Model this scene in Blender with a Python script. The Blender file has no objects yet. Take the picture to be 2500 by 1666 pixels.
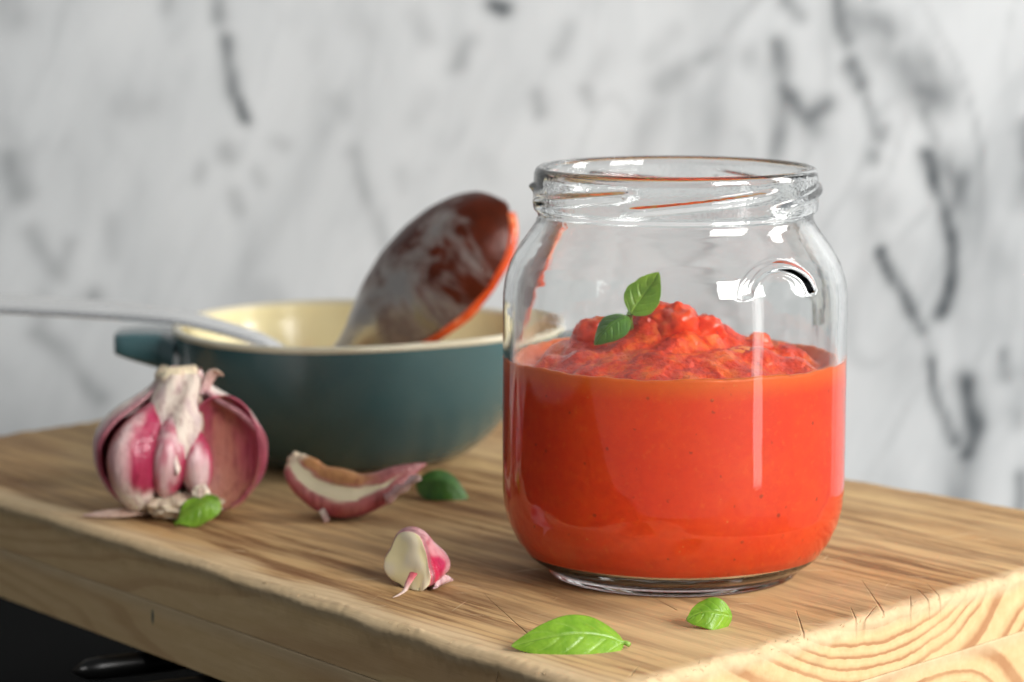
import bpy, math, random
import numpy as np
from mathutils import Vector, Matrix, noise as mn

random.seed(7)
rng = np.random.default_rng(7)
sc = bpy.context.scene
COL = sc.collection
R = math.radians

# ------------------------------------------------------------------ camera
cam_d = bpy.data.cameras.new('camera')
cam = bpy.data.objects.new('camera', cam_d)
COL.objects.link(cam)
cam.location = (0, 0, .1623)
cam.rotation_euler = (R(90 - 7.994), 0, 0)
cam_d.sensor_width = 36
cam_d.lens = 100.8
cam_d.clip_start = .01
cam_d.clip_end = 50
cam_d.dof.use_dof = True
cam_d.dof.focus_distance = .685
cam_d.dof.aperture_fstop = 14.0
sc.camera = cam

# ------------------------------------------------------------------ world and lamps
w = bpy.data.worlds.new('World')
sc.world = w
w.use_nodes = True
w.node_tree.nodes['Background'].inputs[0].default_value = (.92, .96, 1.0, 1)
w.node_tree.nodes['Background'].inputs[1].default_value = .22


def area(name, loc, target, sx, sy, radiance, col=(1, .985, .96)):
    d = bpy.data.lights.new(name, 'AREA')
    d.shape = 'RECTANGLE'
    d.size = sx
    d.size_y = sy
    d.energy = radiance * math.pi * sx * sy
    d.color = col
    o = bpy.data.objects.new(name, d)
    COL.objects.link(o)
    o.location = loc
    v = Vector(target) - Vector(loc)
    v.z = 0
    o.rotation_euler = v.to_track_quat('-Z', 'Y').to_euler()
    return o


TGT = (.03, .76, .05)
area('window_light', (.733, -.19, .60), TGT, .36, .46, 22)
area('window_light', (.96, .036, .60), TGT, .26, .46, 22)
area('window_light', (.96, .036, .085), TGT, .13, .52, 3.2)
area('window_light', (1.20, .84, .52), TGT, .34, .62, 13)

sc.view_settings.view_transform = 'Standard'
sc.view_settings.look = 'None'
sc.view_settings.exposure = .34
sc.view_settings.gamma = 1
sc.view_settings.use_curve_mapping = False
cy = sc.cycles
cy.use_denoising = True
try:
    cy.denoiser = 'OPENIMAGEDENOISE'
except Exception:
    pass
cy.use_adaptive_sampling = True
cy.adaptive_threshold = .06
cy.max_bounces = 10
cy.transmission_bounces = 10
cy.diffuse_bounces = 3
cy.glossy_bounces = 4
cy.transparent_max_bounces = 8
cy.caustics_reflective = True
cy.caustics_refractive = True
cy.blur_glossy = .4
cy.sample_clamp_indirect = 0


# ------------------------------------------------------------------ helpers: nodes
class NB:
    def __init__(s, name):
        s.m = bpy.data.materials.new(name)
        s.m.use_nodes = True
        s.t = s.m.node_tree
        s.t.nodes.clear()
        s.out = s.t.nodes.new('ShaderNodeOutputMaterial')
        s.b = s.t.nodes.new('ShaderNodeBsdfPrincipled')
        s.t.links.new(s.b.outputs[0], s.out.inputs[0])

    def put(s, sock, v):
        if v is None:
            return
        if isinstance(v, bpy.types.NodeSocket):
            s.t.links.new(v, sock)
        else:
            if sock.type == 'RGBA' and not hasattr(v, '__len__'):
                v = (v, v, v, 1)
            elif sock.type == 'RGBA' and len(v) == 3:
                v = (*v, 1)
            elif sock.type == 'VECTOR' and not hasattr(v, '__len__'):
                v = (v, v, v)
            sock.default_value = v

    def set(s, **kw):
        for k, v in kw.items():
            s.put(s.b.inputs[k.replace('_', ' ')], v)
        return s

    def math(s, op, a, b=None, c=None, clamp=False):
        n = s.t.nodes.new('ShaderNodeMath')
        n.operation = op
        n.use_clamp = clamp
        s.put(n.inputs[0], a)
        s.put(n.inputs[1], b)
        s.put(n.inputs[2], c)
        return n.outputs[0]

    def mix(s, f, a, b, mode='MIX'):
        n = s.t.nodes.new('ShaderNodeMix')
        n.data_type = 'RGBA'
        n.blend_type = mode
        s.put(n.inputs[0], f)
        s.put(n.inputs[6], a)
        s.put(n.inputs[7], b)
        return n.outputs[2]

    def ramp(s, f, stops, interp='LINEAR'):
        n = s.t.nodes.new('ShaderNodeValToRGB')
        cr = n.color_ramp
        cr.interpolation = interp
        while len(cr.elements) < len(stops):
            cr.elements.new(.5)
        for e, (p, c) in zip(cr.elements, stops):
            e.position = p
            e.color = (c, c, c, 1) if not hasattr(c, '__len__') else (*c, 1)
        s.put(n.inputs[0], f)
        return n.outputs[0]

    def coord(s, kind='Object'):
        return s.t.nodes.new('ShaderNodeTexCoord').outputs[kind]

    def mapv(s, v, loc=(0, 0, 0), rot=(0, 0, 0), scale=(1, 1, 1)):
        if any(rot):
            q = s.t.nodes.new('ShaderNodeMapping')
            s.put(q.inputs[0], v)
            q.inputs[2].default_value = rot
            v = q.outputs[0]
        n = s.t.nodes.new('ShaderNodeMapping')
        s.put(n.inputs[0], v)
        n.inputs[1].default_value = loc
        n.inputs[3].default_value = scale
        return n.outputs[0]

    def noise(s, v, scale, detail=3, rough=.55, dist=0):
        n = s.t.nodes.new('ShaderNodeTexNoise')
        s.put(n.inputs['Vector'], v)
        n.inputs['Scale'].default_value = scale
        n.inputs['Detail'].default_value = detail
        n.inputs['Roughness'].default_value = rough
        n.inputs['Distortion'].default_value = dist
        return n.outputs[0]

    def voro(s, v, scale, feature='F1'):
        n = s.t.nodes.new('ShaderNodeTexVoronoi')
        n.feature = feature
        s.put(n.inputs['Vector'], v)
        n.inputs['Scale'].default_value = scale
        return n.outputs[0]

    def attr(s, name, out='Color'):
        n = s.t.nodes.new('ShaderNodeAttribute')
        n.attribute_name = name
        return n.outputs[out]

    def sep(s, v):
        n = s.t.nodes.new('ShaderNodeSeparateXYZ')
        s.put(n.inputs[0], v)
        return n.outputs

    def bump(s, h, strength=.3, dist=.001):
        n = s.t.nodes.new('ShaderNodeBump')
        n.inputs['Strength'].default_value = strength
        n.inputs['Distance'].default_value = dist
        s.put(n.inputs['Height'], h)
        s.put(s.b.inputs['Normal'], n.outputs[0])
        return n.outputs[0]


# ------------------------------------------------------------------ helpers: meshes
def link(name, me, mat, parent=None):
    o = bpy.data.objects.new(name, me)
    COL.objects.link(o)
    if mat:
        me.materials.append(mat)
    if parent:
        o.parent = parent
    return o


def mesh(name, V, F, mat, parent=None, smooth=True, tint=None, attrs=None):
    me = bpy.data.meshes.new(name)
    me.from_pydata([tuple(map(float, p)) for p in V], [], F)
    me.update()
    if smooth:
        me.polygons.foreach_set('use_smooth', [True] * len(me.polygons))
    if tint is not None:
        a = me.attributes.new('tint', 'FLOAT_COLOR', 'POINT')
        t = np.ones((len(V), 4), np.float32)
        t[:, :3] = np.clip(np.asarray(tint), 0, 1)
        a.data.foreach_set('color', t.ravel())
    for k, v in (attrs or {}).items():
        a = me.attributes.new(k, 'FLOAT', 'POINT')
        a.data.foreach_set('value', np.asarray(v, np.float32).ravel())
    return link(name, me, mat, parent)


def gridfaces(m, n, cu=False, cv=False, flip=False):
    i = np.arange(m if cu else m - 1)[:, None]
    j = np.arange(n if cv else n - 1)[None, :]
    a = i * n + j
    b = ((i + 1) % m) * n + j
    c = ((i + 1) % m) * n + (j + 1) % n
    d = i * n + (j + 1) % n
    F = stk([a, b, c, d] if not flip else [a, d, c, b], -1).reshape(-1, 4)
    return F.tolist()


def grid(name, P, mat, parent=None, cu=False, cv=False, flip=False, tint=None, attrs=None, caps=()):
    m, n = P.shape[:2]
    F = gridfaces(m, n, cu, cv, flip)
    for c in caps:
        row = list(range(n)) if c == 0 else [(m - 1) * n + k for k in range(n)]
        if (c == 0) == flip:
            row = row[::-1]
        F.append(row if c else row[::-1])
    return mesh(name, P.reshape(-1, 3), F, mat, parent,
                tint=None if tint is None else tint.reshape(-1, 3),
                attrs={k: v.reshape(-1) for k, v in (attrs or {}).items()})


def empty(name, loc=(0, 0, 0), rot=(0, 0, 0)):
    o = bpy.data.objects.new(name, None)
    o.empty_display_size = .01
    COL.objects.link(o)
    o.location = loc
    o.rotation_euler = rot
    return o


def tag(o, label=None, cat=None, group=None, kind=None):
    for k, v in (('label', label), ('category', cat), ('group', group), ('kind', kind)):
        if v:
            o[k] = v
    return o


def nz(P, s, seed=0.0):
    P = np.asarray(P, float)
    sh = P.shape[:-1]
    Q = P.reshape(-1, 3) * s + seed
    return np.array([mn.noise(Vector(q)) for q in Q]).reshape(sh)


def sstep(a, b, x):
    t = np.clip((np.asarray(x, float) - a) / (b - a), 0, 1)
    return t * t * (3 - 2 * t)


def stk(L, axis=0):
    return np.stack(np.broadcast_arrays(*L), axis)


def lerp(a, b, t):
    t = np.asarray(t, float)
    return np.asarray(a) * (1 - t[..., None]) + np.asarray(b) * t[..., None]


def solidify(o, t, offset=0):
    md = o.modifiers.new('solid', 'SOLIDIFY')
    md.thickness = t
    md.offset = offset
    return o


def crom(P, per=8):
    """smooth curve through points"""
    P = np.asarray(P, float)
    Q = np.vstack([2 * P[0] - P[1], P, 2 * P[-1] - P[-2]])
    out = []
    for i in range(1, len(Q) - 2):
        for k in range(per):
            t = k / per
            a, b, c, d = Q[i - 1:i + 3]
            out.append(.5 * (2 * b + (c - a) * t + (2 * a - 5 * b + 4 * c - d) * t * t + (3 * b - a - 3 * c + d) * t ** 3))
    out.append(P[-1])
    return np.array(out)


def tube(name, path, rad, mat, parent=None, n=16, flat=1.0, up=(0, 0, 1), tint=None):
    """round or flattened tube along a path (rad per point; flat scales along 'up')"""
    path = np.asarray(path, float)
    m = len(path)
    rad = np.broadcast_to(np.asarray(rad, float), (m,))
    flat = np.broadcast_to(np.asarray(flat, float), (m,))
    T = np.gradient(path, axis=0)
    T /= np.linalg.norm(T, axis=1)[:, None]
    up = np.array(up, float)
    S = np.cross(T, up)
    S /= np.linalg.norm(S, axis=1)[:, None]
    U = np.cross(S, T)
    th = np.linspace(0, 2 * np.pi, n, endpoint=False)
    P = path[:, None] + rad[:, None, None] * (np.cos(th)[None, :, None] * S[:, None] +
                                              (flat[:, None] * np.sin(th)[None, :])[..., None] * U[:, None])
    tt = None
    if tint is not None:
        tt = np.broadcast_to(np.asarray(tint)[:, None, :], P.shape) if np.ndim(tint) == 2 else tint
    return grid(name, P, mat, parent, cv=True, tint=tt, caps=(0, 1))


# ------------------------------------------------------------------ the marble wall
def wall_px(px, py):
    return (px - 1250) * 1.612e-4, .1387 - py * 1.621e-4


VEINS = [
    ([(2245, 360), (2262, 430), (2290, 500), (2318, 600), (2318, 690), (2290, 760)], 19, .95),
    ([(2290, 390), (2325, 430), (2335, 480)], 46, .62),
    ([(2150, 600), (2195, 690), (2250, 800)], 17, .85),
    ([(2272, 870), (2290, 950), (2335, 1075)], 17, .72),
    ([(2358, 915), (2384, 1020), (2366, 1110)], 27, .75),
    ([(2250, 800), (2275, 870)], 20, .3),
    ([(2440, 840), (2448, 890)], 17, .5), ([(2480, 980), (2490, 1020)], 18, .3),
    ([(2490, 300), (2496, 380)], 20, .5), ([(2498, 400), (2490, 480)], 26, .35), ([(2499, 1150), (2499, 1260)], 18, .6),
    ([(2030, 0), (2032, 60), (2050, 95)], 26, .6), ([(2050, 30), (2130, 70), (2160, 90)], 45, .42),
    ([(2060, 150), (2085, 190)], 26, .65), ([(2110, 50), (2150, 130)], 45, .32),
    ([(2190, 150), (2220, 205), (2270, 235)], 50, .5), ([(2225, 130), (2260, 200)], 36, .45),
    ([(2230, 250), (2262, 335)], 15, .5), ([(2090, 195), (2110, 265), (2132, 330)], 15, .4),
    ([(1885, 100), (1895, 220), (1888, 372)], 26, .5), ([(1895, 215), (1960, 285), (2002, 240)], 28, .6),
    ([(1960, 270), (1975, 300)], 36, .4), ([(1905, 0), (1935, 35)], 17, .6), ([(1895, 270), (1890, 370)], 22, .5),
    ([(2140, 305), (2142, 325)], 22, .45), ([(2120, 365), (2122, 380)], 20, .4), ([(2125, 470), (2140, 510)], 42, .35),
    ([(2130, 540), (2150, 600)], 36, .2), ([(2350, 540), (2430, 640)], 55, .2), ([(2400, 600), (2390, 760)], 60, .16),
    ([(2180, 620), (2200, 900)], 70, .15), ([(2360, 1120), (2350, 1220)], 50, .35),
    ([(1690, 140), (1740, 110)], 22, .32), ([(1620, 200), (1655, 165)], 42, .3), ([(1590, 130), (1640, 60)], 30, .15),
    ([(1385, 70), (1360, 130)], 20, .28), ([(1430, 215), (1435, 245)], 22, .3), ([(1310, 230), (1318, 275)], 22, .3),
    ([(1600, 260), (1555, 360)], 40, .2), ([(1720, 260), (1740, 370)], 80, .15), ([(1830, 130), (1870, 170)], 36, .2),
    ([(1480, 130), (1440, 190)], 26, .12), ([(1700, 0), (1720, 90)], 60, .1),
    ([(568, 105), (574, 170), (588, 235), (612, 292)], 16, .72), ([(548, 0), (552, 52)], 22, .4), ([(556, 60), (566, 110)], 16, .25),
    ([(46, 380), (68, 462)], 28, .4), ([(40, 300), (70, 380)], 26, .14), ([(563, 362), (566, 378)], 22, .35),
    ([(688, 342), (704, 350)], 22, .25), ([(505, 405), (498, 430)], 20, .22), ([(632, 420), (640, 440)], 20, .22),
    ([(576, 470), (590, 505)], 18, .3), ([(872, 360), (902, 460), (945, 590)], 22, .3), ([(980, 400), (985, 440)], 18, .16),
    ([(85, 550), (125, 620), (150, 670)], 25, .28), ([(178, 580), (160, 650)], 20, .18), ([(212, 750), (240, 720)], 26, .36),
    ([(275, 510), (285, 610)], 20, .14), ([(330, 270), (390, 250)], 40, .16), ([(1140, 90), (1118, 150)], 25, .3),
    ([(820, 230), (845, 270)], 25, .22), ([(1205, 0), (1235, 14)], 22, .7), ([(1020, 20), (1050, 70)], 25, .16),
    ([(660, 690), (670, 720)], 30, .15), ([(100, 800), (150, 850), (250, 950)], 26, .28), ([(120, 700), (110, 800)], 30, .2),
    ([(40, 0), (60, 40)], 60, .2), ([(1040, 220), (1010, 280)], 30, .12), ([(860, 30), (900, 60)], 40, .1),
    ([(1190, 390), (1200, 430)], 30, .12), ([(420, 20), (430, 0)], 25, .2), ([(780, 100), (790, 300)], 40, .07)]


def build_wall():
    xs = np.arange(-.62, .6201, .0025)
    zs = np.arange(-.34, .7601, .0025)
    X, Z = np.meshgrid(xs, zs, indexing='ij')
    P = stk([X, np.full_like(X, 1.125), Z], -1)
    k = 1.62e-4
    dist_x = nz(stk([X * 1.0, Z * .6, X * 0], -1), 38, 3.1) * .0022 + nz(stk([X, Z * .7, X * 0], -1), 140, 13.) * .0016
    dist_z = nz(stk([X, Z, X * 0], -1), 30, 9.7) * .0035
    Xd, Zd = X + dist_x, Z + dist_z
    mod = .72 + .55 * nz(stk([X, Z * .7, X * 0], -1), 75, 5.3)
    M = np.zeros_like(X)

    def draw(pts, wd, dk):
        nonlocal M
        for (x0, z0), (x1, z1) in zip(pts[:-1], pts[1:]):
            dx, dz = x1 - x0, z1 - z0
            t = np.clip(((Xd - x0) * dx + (Zd - z0) * dz) / (dx * dx + dz * dz + 1e-12), 0, 1)
            d = np.hypot(Xd - x0 - t * dx, Zd - z0 - t * dz)
            M = np.maximum(M, dk * np.exp(-(d / (wd * 1.0)) ** 2))
    for pts, wd, dk in VEINS:
        draw([wall_px(*p) for p in pts], wd * k, dk)
    # the slab goes on past the frame with veins of the same kind
    for _ in range(110):
        x = rng.uniform(-.6, .6)
        z = rng.uniform(-.33, .75)
        if abs(x) < .25 and -.11 < z < .15:
            continue
        L = rng.uniform(.01, .07)
        a = rng.normal(-1.35, .22)
        draw([(x, z), (x + L * math.cos(a) * .6, z + L * math.sin(a) * .6), (x + L * math.cos(a + .15), z + L * math.sin(a + .1))],
             rng.uniform(14, 48) * k, rng.uniform(.12, .7) * (1 if x > .1 else .6))
    brk = nz(stk([X, Z * .55, X * 0], -1), 170, 21.)
    M = np.clip(M * 1.12, 0, 1) * np.clip(mod + .42, .7, 1.2) * np.clip(1 + .5 * brk, .5, 1.2)
    # connected hairline veins and cloudy streaks, heavier to the right
    tilt = X * 1.0 + Z * .28
    w1 = .35 * nz(stk([X, Z, X * 0], -1), 14, 31.)
    rn = nz(stk([tilt * 30, Z * 9, X * 0], -1) + w1[..., None] * np.array([1, .6, 0]), 1, 2.)
    rn2 = nz(stk([(X - Z * .35) * 34, Z * 10, X * 0], -1) + w1[..., None], 1, 44.)
    reg = sstep(-.02, .10, X + .05 * nz(stk([X, Z, X * 0], -1), 9, 6.))
    cl = sstep(-.1, .45, nz(stk([tilt * 16, Z * 6, X * 0], -1), 1, 71.))
    M = np.maximum(M, np.exp(-(rn / .055) ** 2) * (.06 + .34 * reg) * cl)
    M = np.maximum(M, np.exp(-(rn2 / .05) ** 2) * (.05 + .20 * reg) * (1 - cl) * .9)
    M = np.clip(M + (.10 + .22 * reg) * cl * sstep(-.3, .5, rn2) * (.7 + .6 * brk), 0, 1)
    b = NB('marble')
    v = b.coord()
    n1 = b.noise(b.mapv(v, scale=(26, 1, 8), rot=(0, R(-13), 0)), 1, 4, .6, .6)
    n2 = b.noise(b.mapv(v, scale=(60, 1, 22), rot=(0, R(-16), 0)), 1, 3, .6, .4)
    c = b.ramp(n1, [(.30, (.46, .477, .485)), (.46, (.575, .592, .598)), (.7, (.635, .650, .654))])
    c = b.mix(b.ramp(n2, [(.52, 0), (.72, .34)]), c, (.45, .47, .48))
    vm = b.attr('vein', 'Fac')
    c = b.mix(b.math('MULTIPLY', vm, 1.0, clamp=True), c, (.085, .096, .104))
    b.set(Base_Color=c, Roughness=.42, Specular_IOR_Level=.35)
    o = grid('marble_wall', P, b.m, attrs={'vein': M})
    solidify(o, .012, 1)
    tag(o, 'white and grey veined marble wall behind everything', 'wall', kind='structure')
    return o


build_wall()

# ------------------------------------------------------------------ the cutting board
NC, RC, BC, LC = (np.array(p) for p in ((.0207, .6066), (.1807, .776), (-.0716, 1.0381), (-.2052, .8967)))
ang = math.atan2(*(LC - NC)[::-1])
board = empty('cutting_board', (NC[0], NC[1], 0), (0, 0, ang))
tag(board, 'thick worn pine cutting board carrying the jar, dish and garlic', 'cutting board')
_c, _s = math.cos(-ang), math.sin(-ang)


def tolocal(p):
    d = np.asarray(p) - NC
    return np.array([_c * d[0] - _s * d[1], _s * d[0] + _c * d[1]])


QN, QR, QB, QL = (tolocal(p) for p in (NC, RC, BC, LC))
T_UP, T_ALL = .0152, .0300


def wood(name, v0, w0, sp, seed):
    b = NB(name)
    v = b.coord()
    x, y, z = b.sep(v)[:3]
    low = b.noise(b.mapv(v, loc=(seed, 0, 0), scale=(5, 22, 22)), 1, 2, .5)
    mid = b.noise(b.mapv(v, loc=(seed, 3, 0), scale=(14, 90, 90)), 1, 3, .6)
    vv = b.math('ADD', b.math('MULTIPLY', y, -1), -v0)
    vv = b.math('ADD', vv, b.math('MULTIPLY', x, .10))
    vv = b.math('ADD', vv, b.math('MULTIPLY', b.math('SUBTRACT', low, .5), .030))
    ww = b.math('ADD', z, -w0)
    rad = b.math('SQRT', b.math('ADD', b.math('MULTIPLY', vv, vv), b.math('MULTIPLY', ww, ww)))
    rad = b.math('ADD', rad, b.math('MULTIPLY', b.math('SUBTRACT', mid, .5), .0026))
    # uneven ring spacing
    u = b.math('DIVIDE', rad, sp)
    u = b.math('ADD', u, b.math('MULTIPLY', b.math('SINE', b.math('MULTIPLY', rad, 233)), .60))
    fr = b.math('FRACT', u)
    ring = b.ramp(fr, [(0, .10), (.40, .0), (.64, .30), (.80, .95), (.95, .9), (1, .10)])
    # each ring differs in strength
    rs = b.noise(b.mapv(v, loc=(0, 0, 9), scale=(9, 34, 34)), 1, 2, .6)
    ring = b.math('MULTIPLY', ring, b.ramp(rs, [(.3, .45), (.58, 1)]))
    dp = b.t.nodes.new('ShaderNodeVectorMath')
    dp.operation = 'DOT_PRODUCT'
    b.t.links.new(b.t.nodes.new('ShaderNodeNewGeometry').outputs['True Normal'], dp.inputs[0])
    dp.inputs[1].default_value = (-.789, -.614, 0)
    sidem = b.ramp(dp.outputs['Value'], [(.5, 0), (.8, 1)])
    ring = b.math('MULTIPLY', ring, b.math('SUBTRACT', 1.0, b.math('MULTIPLY', sidem, .6)))
    fib = b.noise(b.mapv(v, scale=(26, 900, 900)), 1, 3, .7)
    fib2 = b.noise(b.mapv(v, scale=(60, 300, 300)), 1, 3, .65)
    early = b.mix(fib2, (.62, .41, .19), (.80, .58, .32))
    c = b.mix(b.math('MULTIPLY', ring, .85), early, (.36, .15, .065))
    nrm = b.sep(b.t.nodes.new('ShaderNodeNewGeometry').outputs['Normal'])[2]
    top = b.ramp(nrm, [(.55, 0), (.9, 1)])
    wear = b.attr('wear', 'Fac')
    # used top: darker, browner, blotchy with soaked-in stains
    blotch = b.noise(b.mapv(v, loc=(2, 1, 0), scale=(11, 26, 26)), 1, 4, .62, .4)
    streak = b.noise(b.mapv(v, loc=(7, 1, 0), scale=(12, 170, 170)), 1, 5, .72)
    tc = b.mix(b.ramp(blotch, [(.32, 0), (.68, 1)]), (.60, .405, .19), (.46, .255, .10))
    tc = b.mix(b.ramp(streak, [(.46, 0), (.59, .95)]), tc, (.19, .082, .028))
    tc = b.mix(b.math('MULTIPLY', ring, .75), tc, (.20, .09, .036))
    pz = b.noise(b.mapv(v, loc=(1, 6, 0), scale=(4, 9, 9)), 1, 3, .6)
    tc = b.mix(b.ramp(pz, [(.46, 0), (.68, .70)]), tc, (.68, .49, .26))
    tc = b.mix(b.ramp(fib, [(.46, 0), (.80, .40)]), tc, (.66, .47, .25))
    tmask = b.math('MULTIPLY', top, b.math('SUBTRACT', 1.0, wear, clamp=True))
    c = b.mix(tmask, c, tc)
    # bleached fibres on the worn edge
    pale = b.mix(fib2, (.48, .34, .185), (.70, .54, .34))
    c = b.mix(b.math('MULTIPLY', wear, .80), c, pale)
    # knife cuts in three directions
    h = b.math('MULTIPLY', b.math('ADD', fib, b.math('MULTIPLY', fib2, .7)), .22)
    cuts = None
    for a, sd, th in ((55, 1, .725), (98, 5, .73), (127, 9, .72), (146, 14, .73)):
        q = b.noise(b.mapv(v, loc=(sd, sd * .3, 0), rot=(0, 0, R(a)), scale=(20 + sd * 2.5, 560, 1)), 1, 2, .5)
        q = b.ramp(q, [(th - .012, 0), (th + .02, 1)])
        cuts = q if cuts is None else b.math('MAXIMUM', cuts, q)
    cuts = b.math('MULTIPLY', cuts, top)
    c = b.mix(b.math('MULTIPLY', b.math('MULTIPLY', cuts, b.ramp(blotch, [(.35, .25), (.6, 1)])), .75), c, (.74, .56, .34))
    h = b.math('SUBTRACT', h, b.math('MULTIPLY', cuts, .55))
    if name == 'pine_upper':
        # single deep knife cuts
        gro = None
        for (x0, y0, x1, y1) in CUTS:
            ex, ey = x1 - x0, y1 - y0
            l2 = ex * ex + ey * ey
            px_ = b.math('SUBTRACT', x, x0)
            py_ = b.math('SUBTRACT', y, y0)
            tt = b.math('ADD', b.math('MULTIPLY', px_, ex / l2), b.math('MULTIPLY', py_, ey / l2), clamp=True)
            qx = b.math('SUBTRACT', px_, b.math('MULTIPLY', tt, ex))
            qy = b.math('SUBTRACT', py_, b.math('MULTIPLY', tt, ey))
            dd = b.math('SQRT', b.math('ADD', b.math('MULTIPLY', qx, qx), b.math('MULTIPLY', qy, qy)))
            wdt = b.math('ADD', .00014, b.math('MULTIPLY', tt, .00030))
            g_ = b.math('SUBTRACT', 1.0, b.math('DIVIDE', dd, wdt), clamp=True)
            gro = g_ if gro is None else b.math('MAXIMUM', gro, g_)
        gro = b.math('MULTIPLY', gro, b.ramp(b.math('ADD', z, .01), [(.0062, 0), (.0088, 1)]))
        c = b.mix(b.math('MULTIPLY', gro, .42), c, (.20, .09, .04))
        h = b.math('SUBTRACT', h, b.math('MULTIPLY', gro, 1.2))
    # teal paint spots on the long side
    for (px, pz, sx, sz) in ((-1, -1, 1, 1),) if False else (SPOTS if name == 'pine_upper' else SPOTS2):
        dx = b.math('DIVIDE', b.math('SUBTRACT', x, px), sx)
        dz = b.math('DIVIDE', b.math('SUBTRACT', z, pz), sz)
        d = b.math('ADD', b.math('MULTIPLY', dx, dx), b.math('MULTIPLY', dz, dz))
        side = b.math('LESS_THAN', b.math('ABSOLUTE', y), .006)
        c = b.mix(b.math('MULTIPLY', b.ramp(d, [(.35, .85), (1, 0)]), side), c, (.02, .075, .085))
    b.set(Base_Color=c, Roughness=b.math('ADD', .58, b.math('MULTIPLY', fib2, .25)), Specular_IOR_Level=.16)
    b.bump(h, .55, .0007)
    return b.m


SPOTS = ()
CUTS = ((.0442, -.1213, .0163, -.101), (.0252, -.0986, .0111, -.0871), (.0225, -.1049, .0111, -.0871), (.0309, -.0857, .0116, -.0698), (.0318, -.132, .0191, -.1237),
        (.0247, -.1188, .0137, -.1078), (.0284, -.125, .0182, -.119), (.0918, -.0362, .0477, -.017), (.0714, -.0698, .0489, -.0625))
SPOTS2 = ((.192, -.0195, .0008, .0024), (.072, -.0165, .0006, .0026))


def plank(name, z1, z0, mat, rnd, fuzz, seed):
    """rounded slab draped over the quad of the board; local x runs along the grain"""
    def axis(n):
        e = [(-.0, z0 - z1), (-.0, (z0 - z1) * .6), (0, (z0 - z1) * .3)]
        arc = [(rnd * (1 - math.cos(a)), -rnd * (1 - math.sin(a))) for a in np.linspace(0, math.pi / 2, 7)]
        return e, arc, n
    Lx, Ly = .37, .24

    def samples(L, n):
        s, d = [], []
        for q in (1.0, .8, .62, .48, .38, .30):
            s.append(0.0); d.append(-(z1 - z0) * q)
        for a in np.linspace(0, math.pi / 2, 7):
            s.append(rnd * (1 - math.cos(a)) / L); d.append(-rnd * (1 - math.sin(a)))
        inner = list(np.linspace(rnd / L, 1 - rnd / L, n))[1:-1]
        S = s + inner + [1 - q for q in s[::-1]]
        D = d + [0] * len(inner) + d[::-1]
        return np.array(S), np.array(D)
    S, DS = samples(Lx, 560 if fuzz else 60)
    Tt, DT = samples(Ly, 190 if fuzz else 40)
    a, bb = np.meshgrid(S, Tt, indexing='ij')
    base = ((1 - a) * (1 - bb))[..., None] * QN + (a * (1 - bb))[..., None] * QL + \
        ((1 - a) * bb)[..., None] * QR + (a * bb)[..., None] * QB
    da, db = np.meshgrid(DS, DT, indexing='ij')
    dz = -np.hypot(da, db)
    dz = np.maximum(dz, -(z1 - z0))
    P = np.concatenate([base, (z1 + dz)[..., None]], -1)
    de = np.minimum(np.minimum(a * Lx, (1 - a) * Lx), np.minimum(bb * Ly, (1 - bb) * Ly))
    if fuzz:
        low = nz(P, 22, seed)
        n1 = nz(P * np.array([.35, 1, 1]), 180, seed + 2)
        n2 = nz(P, 480, seed + 4) + .6 * nz(P, 1100, seed + 6)
        edge = np.exp(-(de / .004) ** 2)
        tp = (dz > -.006)
        P[..., 2] += np.where(dz > -.0001, low * .0002 + n1 * .00012, 0)
        P[..., 2] += tp * edge * (n1 * .0004 + n2 * .0003 - .0002)
        inw = stk([np.where(a < .5, 1, -1) * np.exp(-(np.minimum(a, 1 - a) * Lx / .004) ** 2),
                        -np.where(bb < .5, 1, -1) * np.exp(-(np.minimum(bb, 1 - bb) * Ly / .004) ** 2)], -1)
        lipn = .80 + .16 * n1 + .16 * n2
        P[..., 1] += (bb < .02) * .0010 * lipn * np.exp(-((dz + .0018) / .0013) ** 2)
        kk = (tp * edge * (n1 * .0006 + n2 * .0003))[..., None]
        P[..., :2] += inw * kk
    dL = bb * Ly          # distance from the long front edge
    dR = a * Lx           # distance from the end-grain edge
    wn = nz(P * np.array([.3, 1, 1]), 130, 11.)
    wear = np.maximum(1 - sstep(.003, .013, dL + wn * .006), 1 - sstep(.0015, .0062, dR + wn * .003))
    wear = wear * (dz > -.0042)
    return grid(name, P, mat, board, attrs={'wear': wear}, flip=True)


up = plank('plank', 0.0, -T_UP, wood('pine_upper', .100, .070, .0047, 0.0), .0024, True, 1.)
lo = plank('plank', -T_UP - .00015, -T_ALL, wood('pine_lower', .125, -.078, .0056, 4.7), .0006, False, 2.)
tag(up, 'upper pine layer with the knife-scarred brown top')
tag(lo, 'lower pine layer under the glue line')

# torn wood fibres standing off the worn edges
fib_b = NB('torn_fibre')
fib_b.set(Base_Color=fib_b.mix(fib_b.noise(fib_b.coord(), 300), (.50, .35, .19), (.66, .50, .31)), Roughness=.7, Specular_IOR_Level=.2)
V, F = [], []


def sliver(p, d, L, wd, lift):
    d = d / np.linalg.norm(d)
    s = np.cross(d, (0, 0, 1))
    s /= max(np.linalg.norm(s), 1e-6)
    k0 = len(V)
    n = 4
    for i in range(n + 1):
        t = i / n
        c = p + d * L * t + np.array([0, 0, lift * t * t])
        ww = wd * (1 - t) ** .7 + .00002
        for q in (s * ww, np.array([0, 0, ww * .8]), -s * ww):
            V.append(c + q)
    for i in range(n):
        for j in range(3):
            a0 = k0 + i * 3 + j
            a1 = k0 + i * 3 + (j + 1) % 3
            F.append((a0, a1, a1 + 3, a0 + 3))
    F.append((k0, k0 + 2, k0 + 1))


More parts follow.
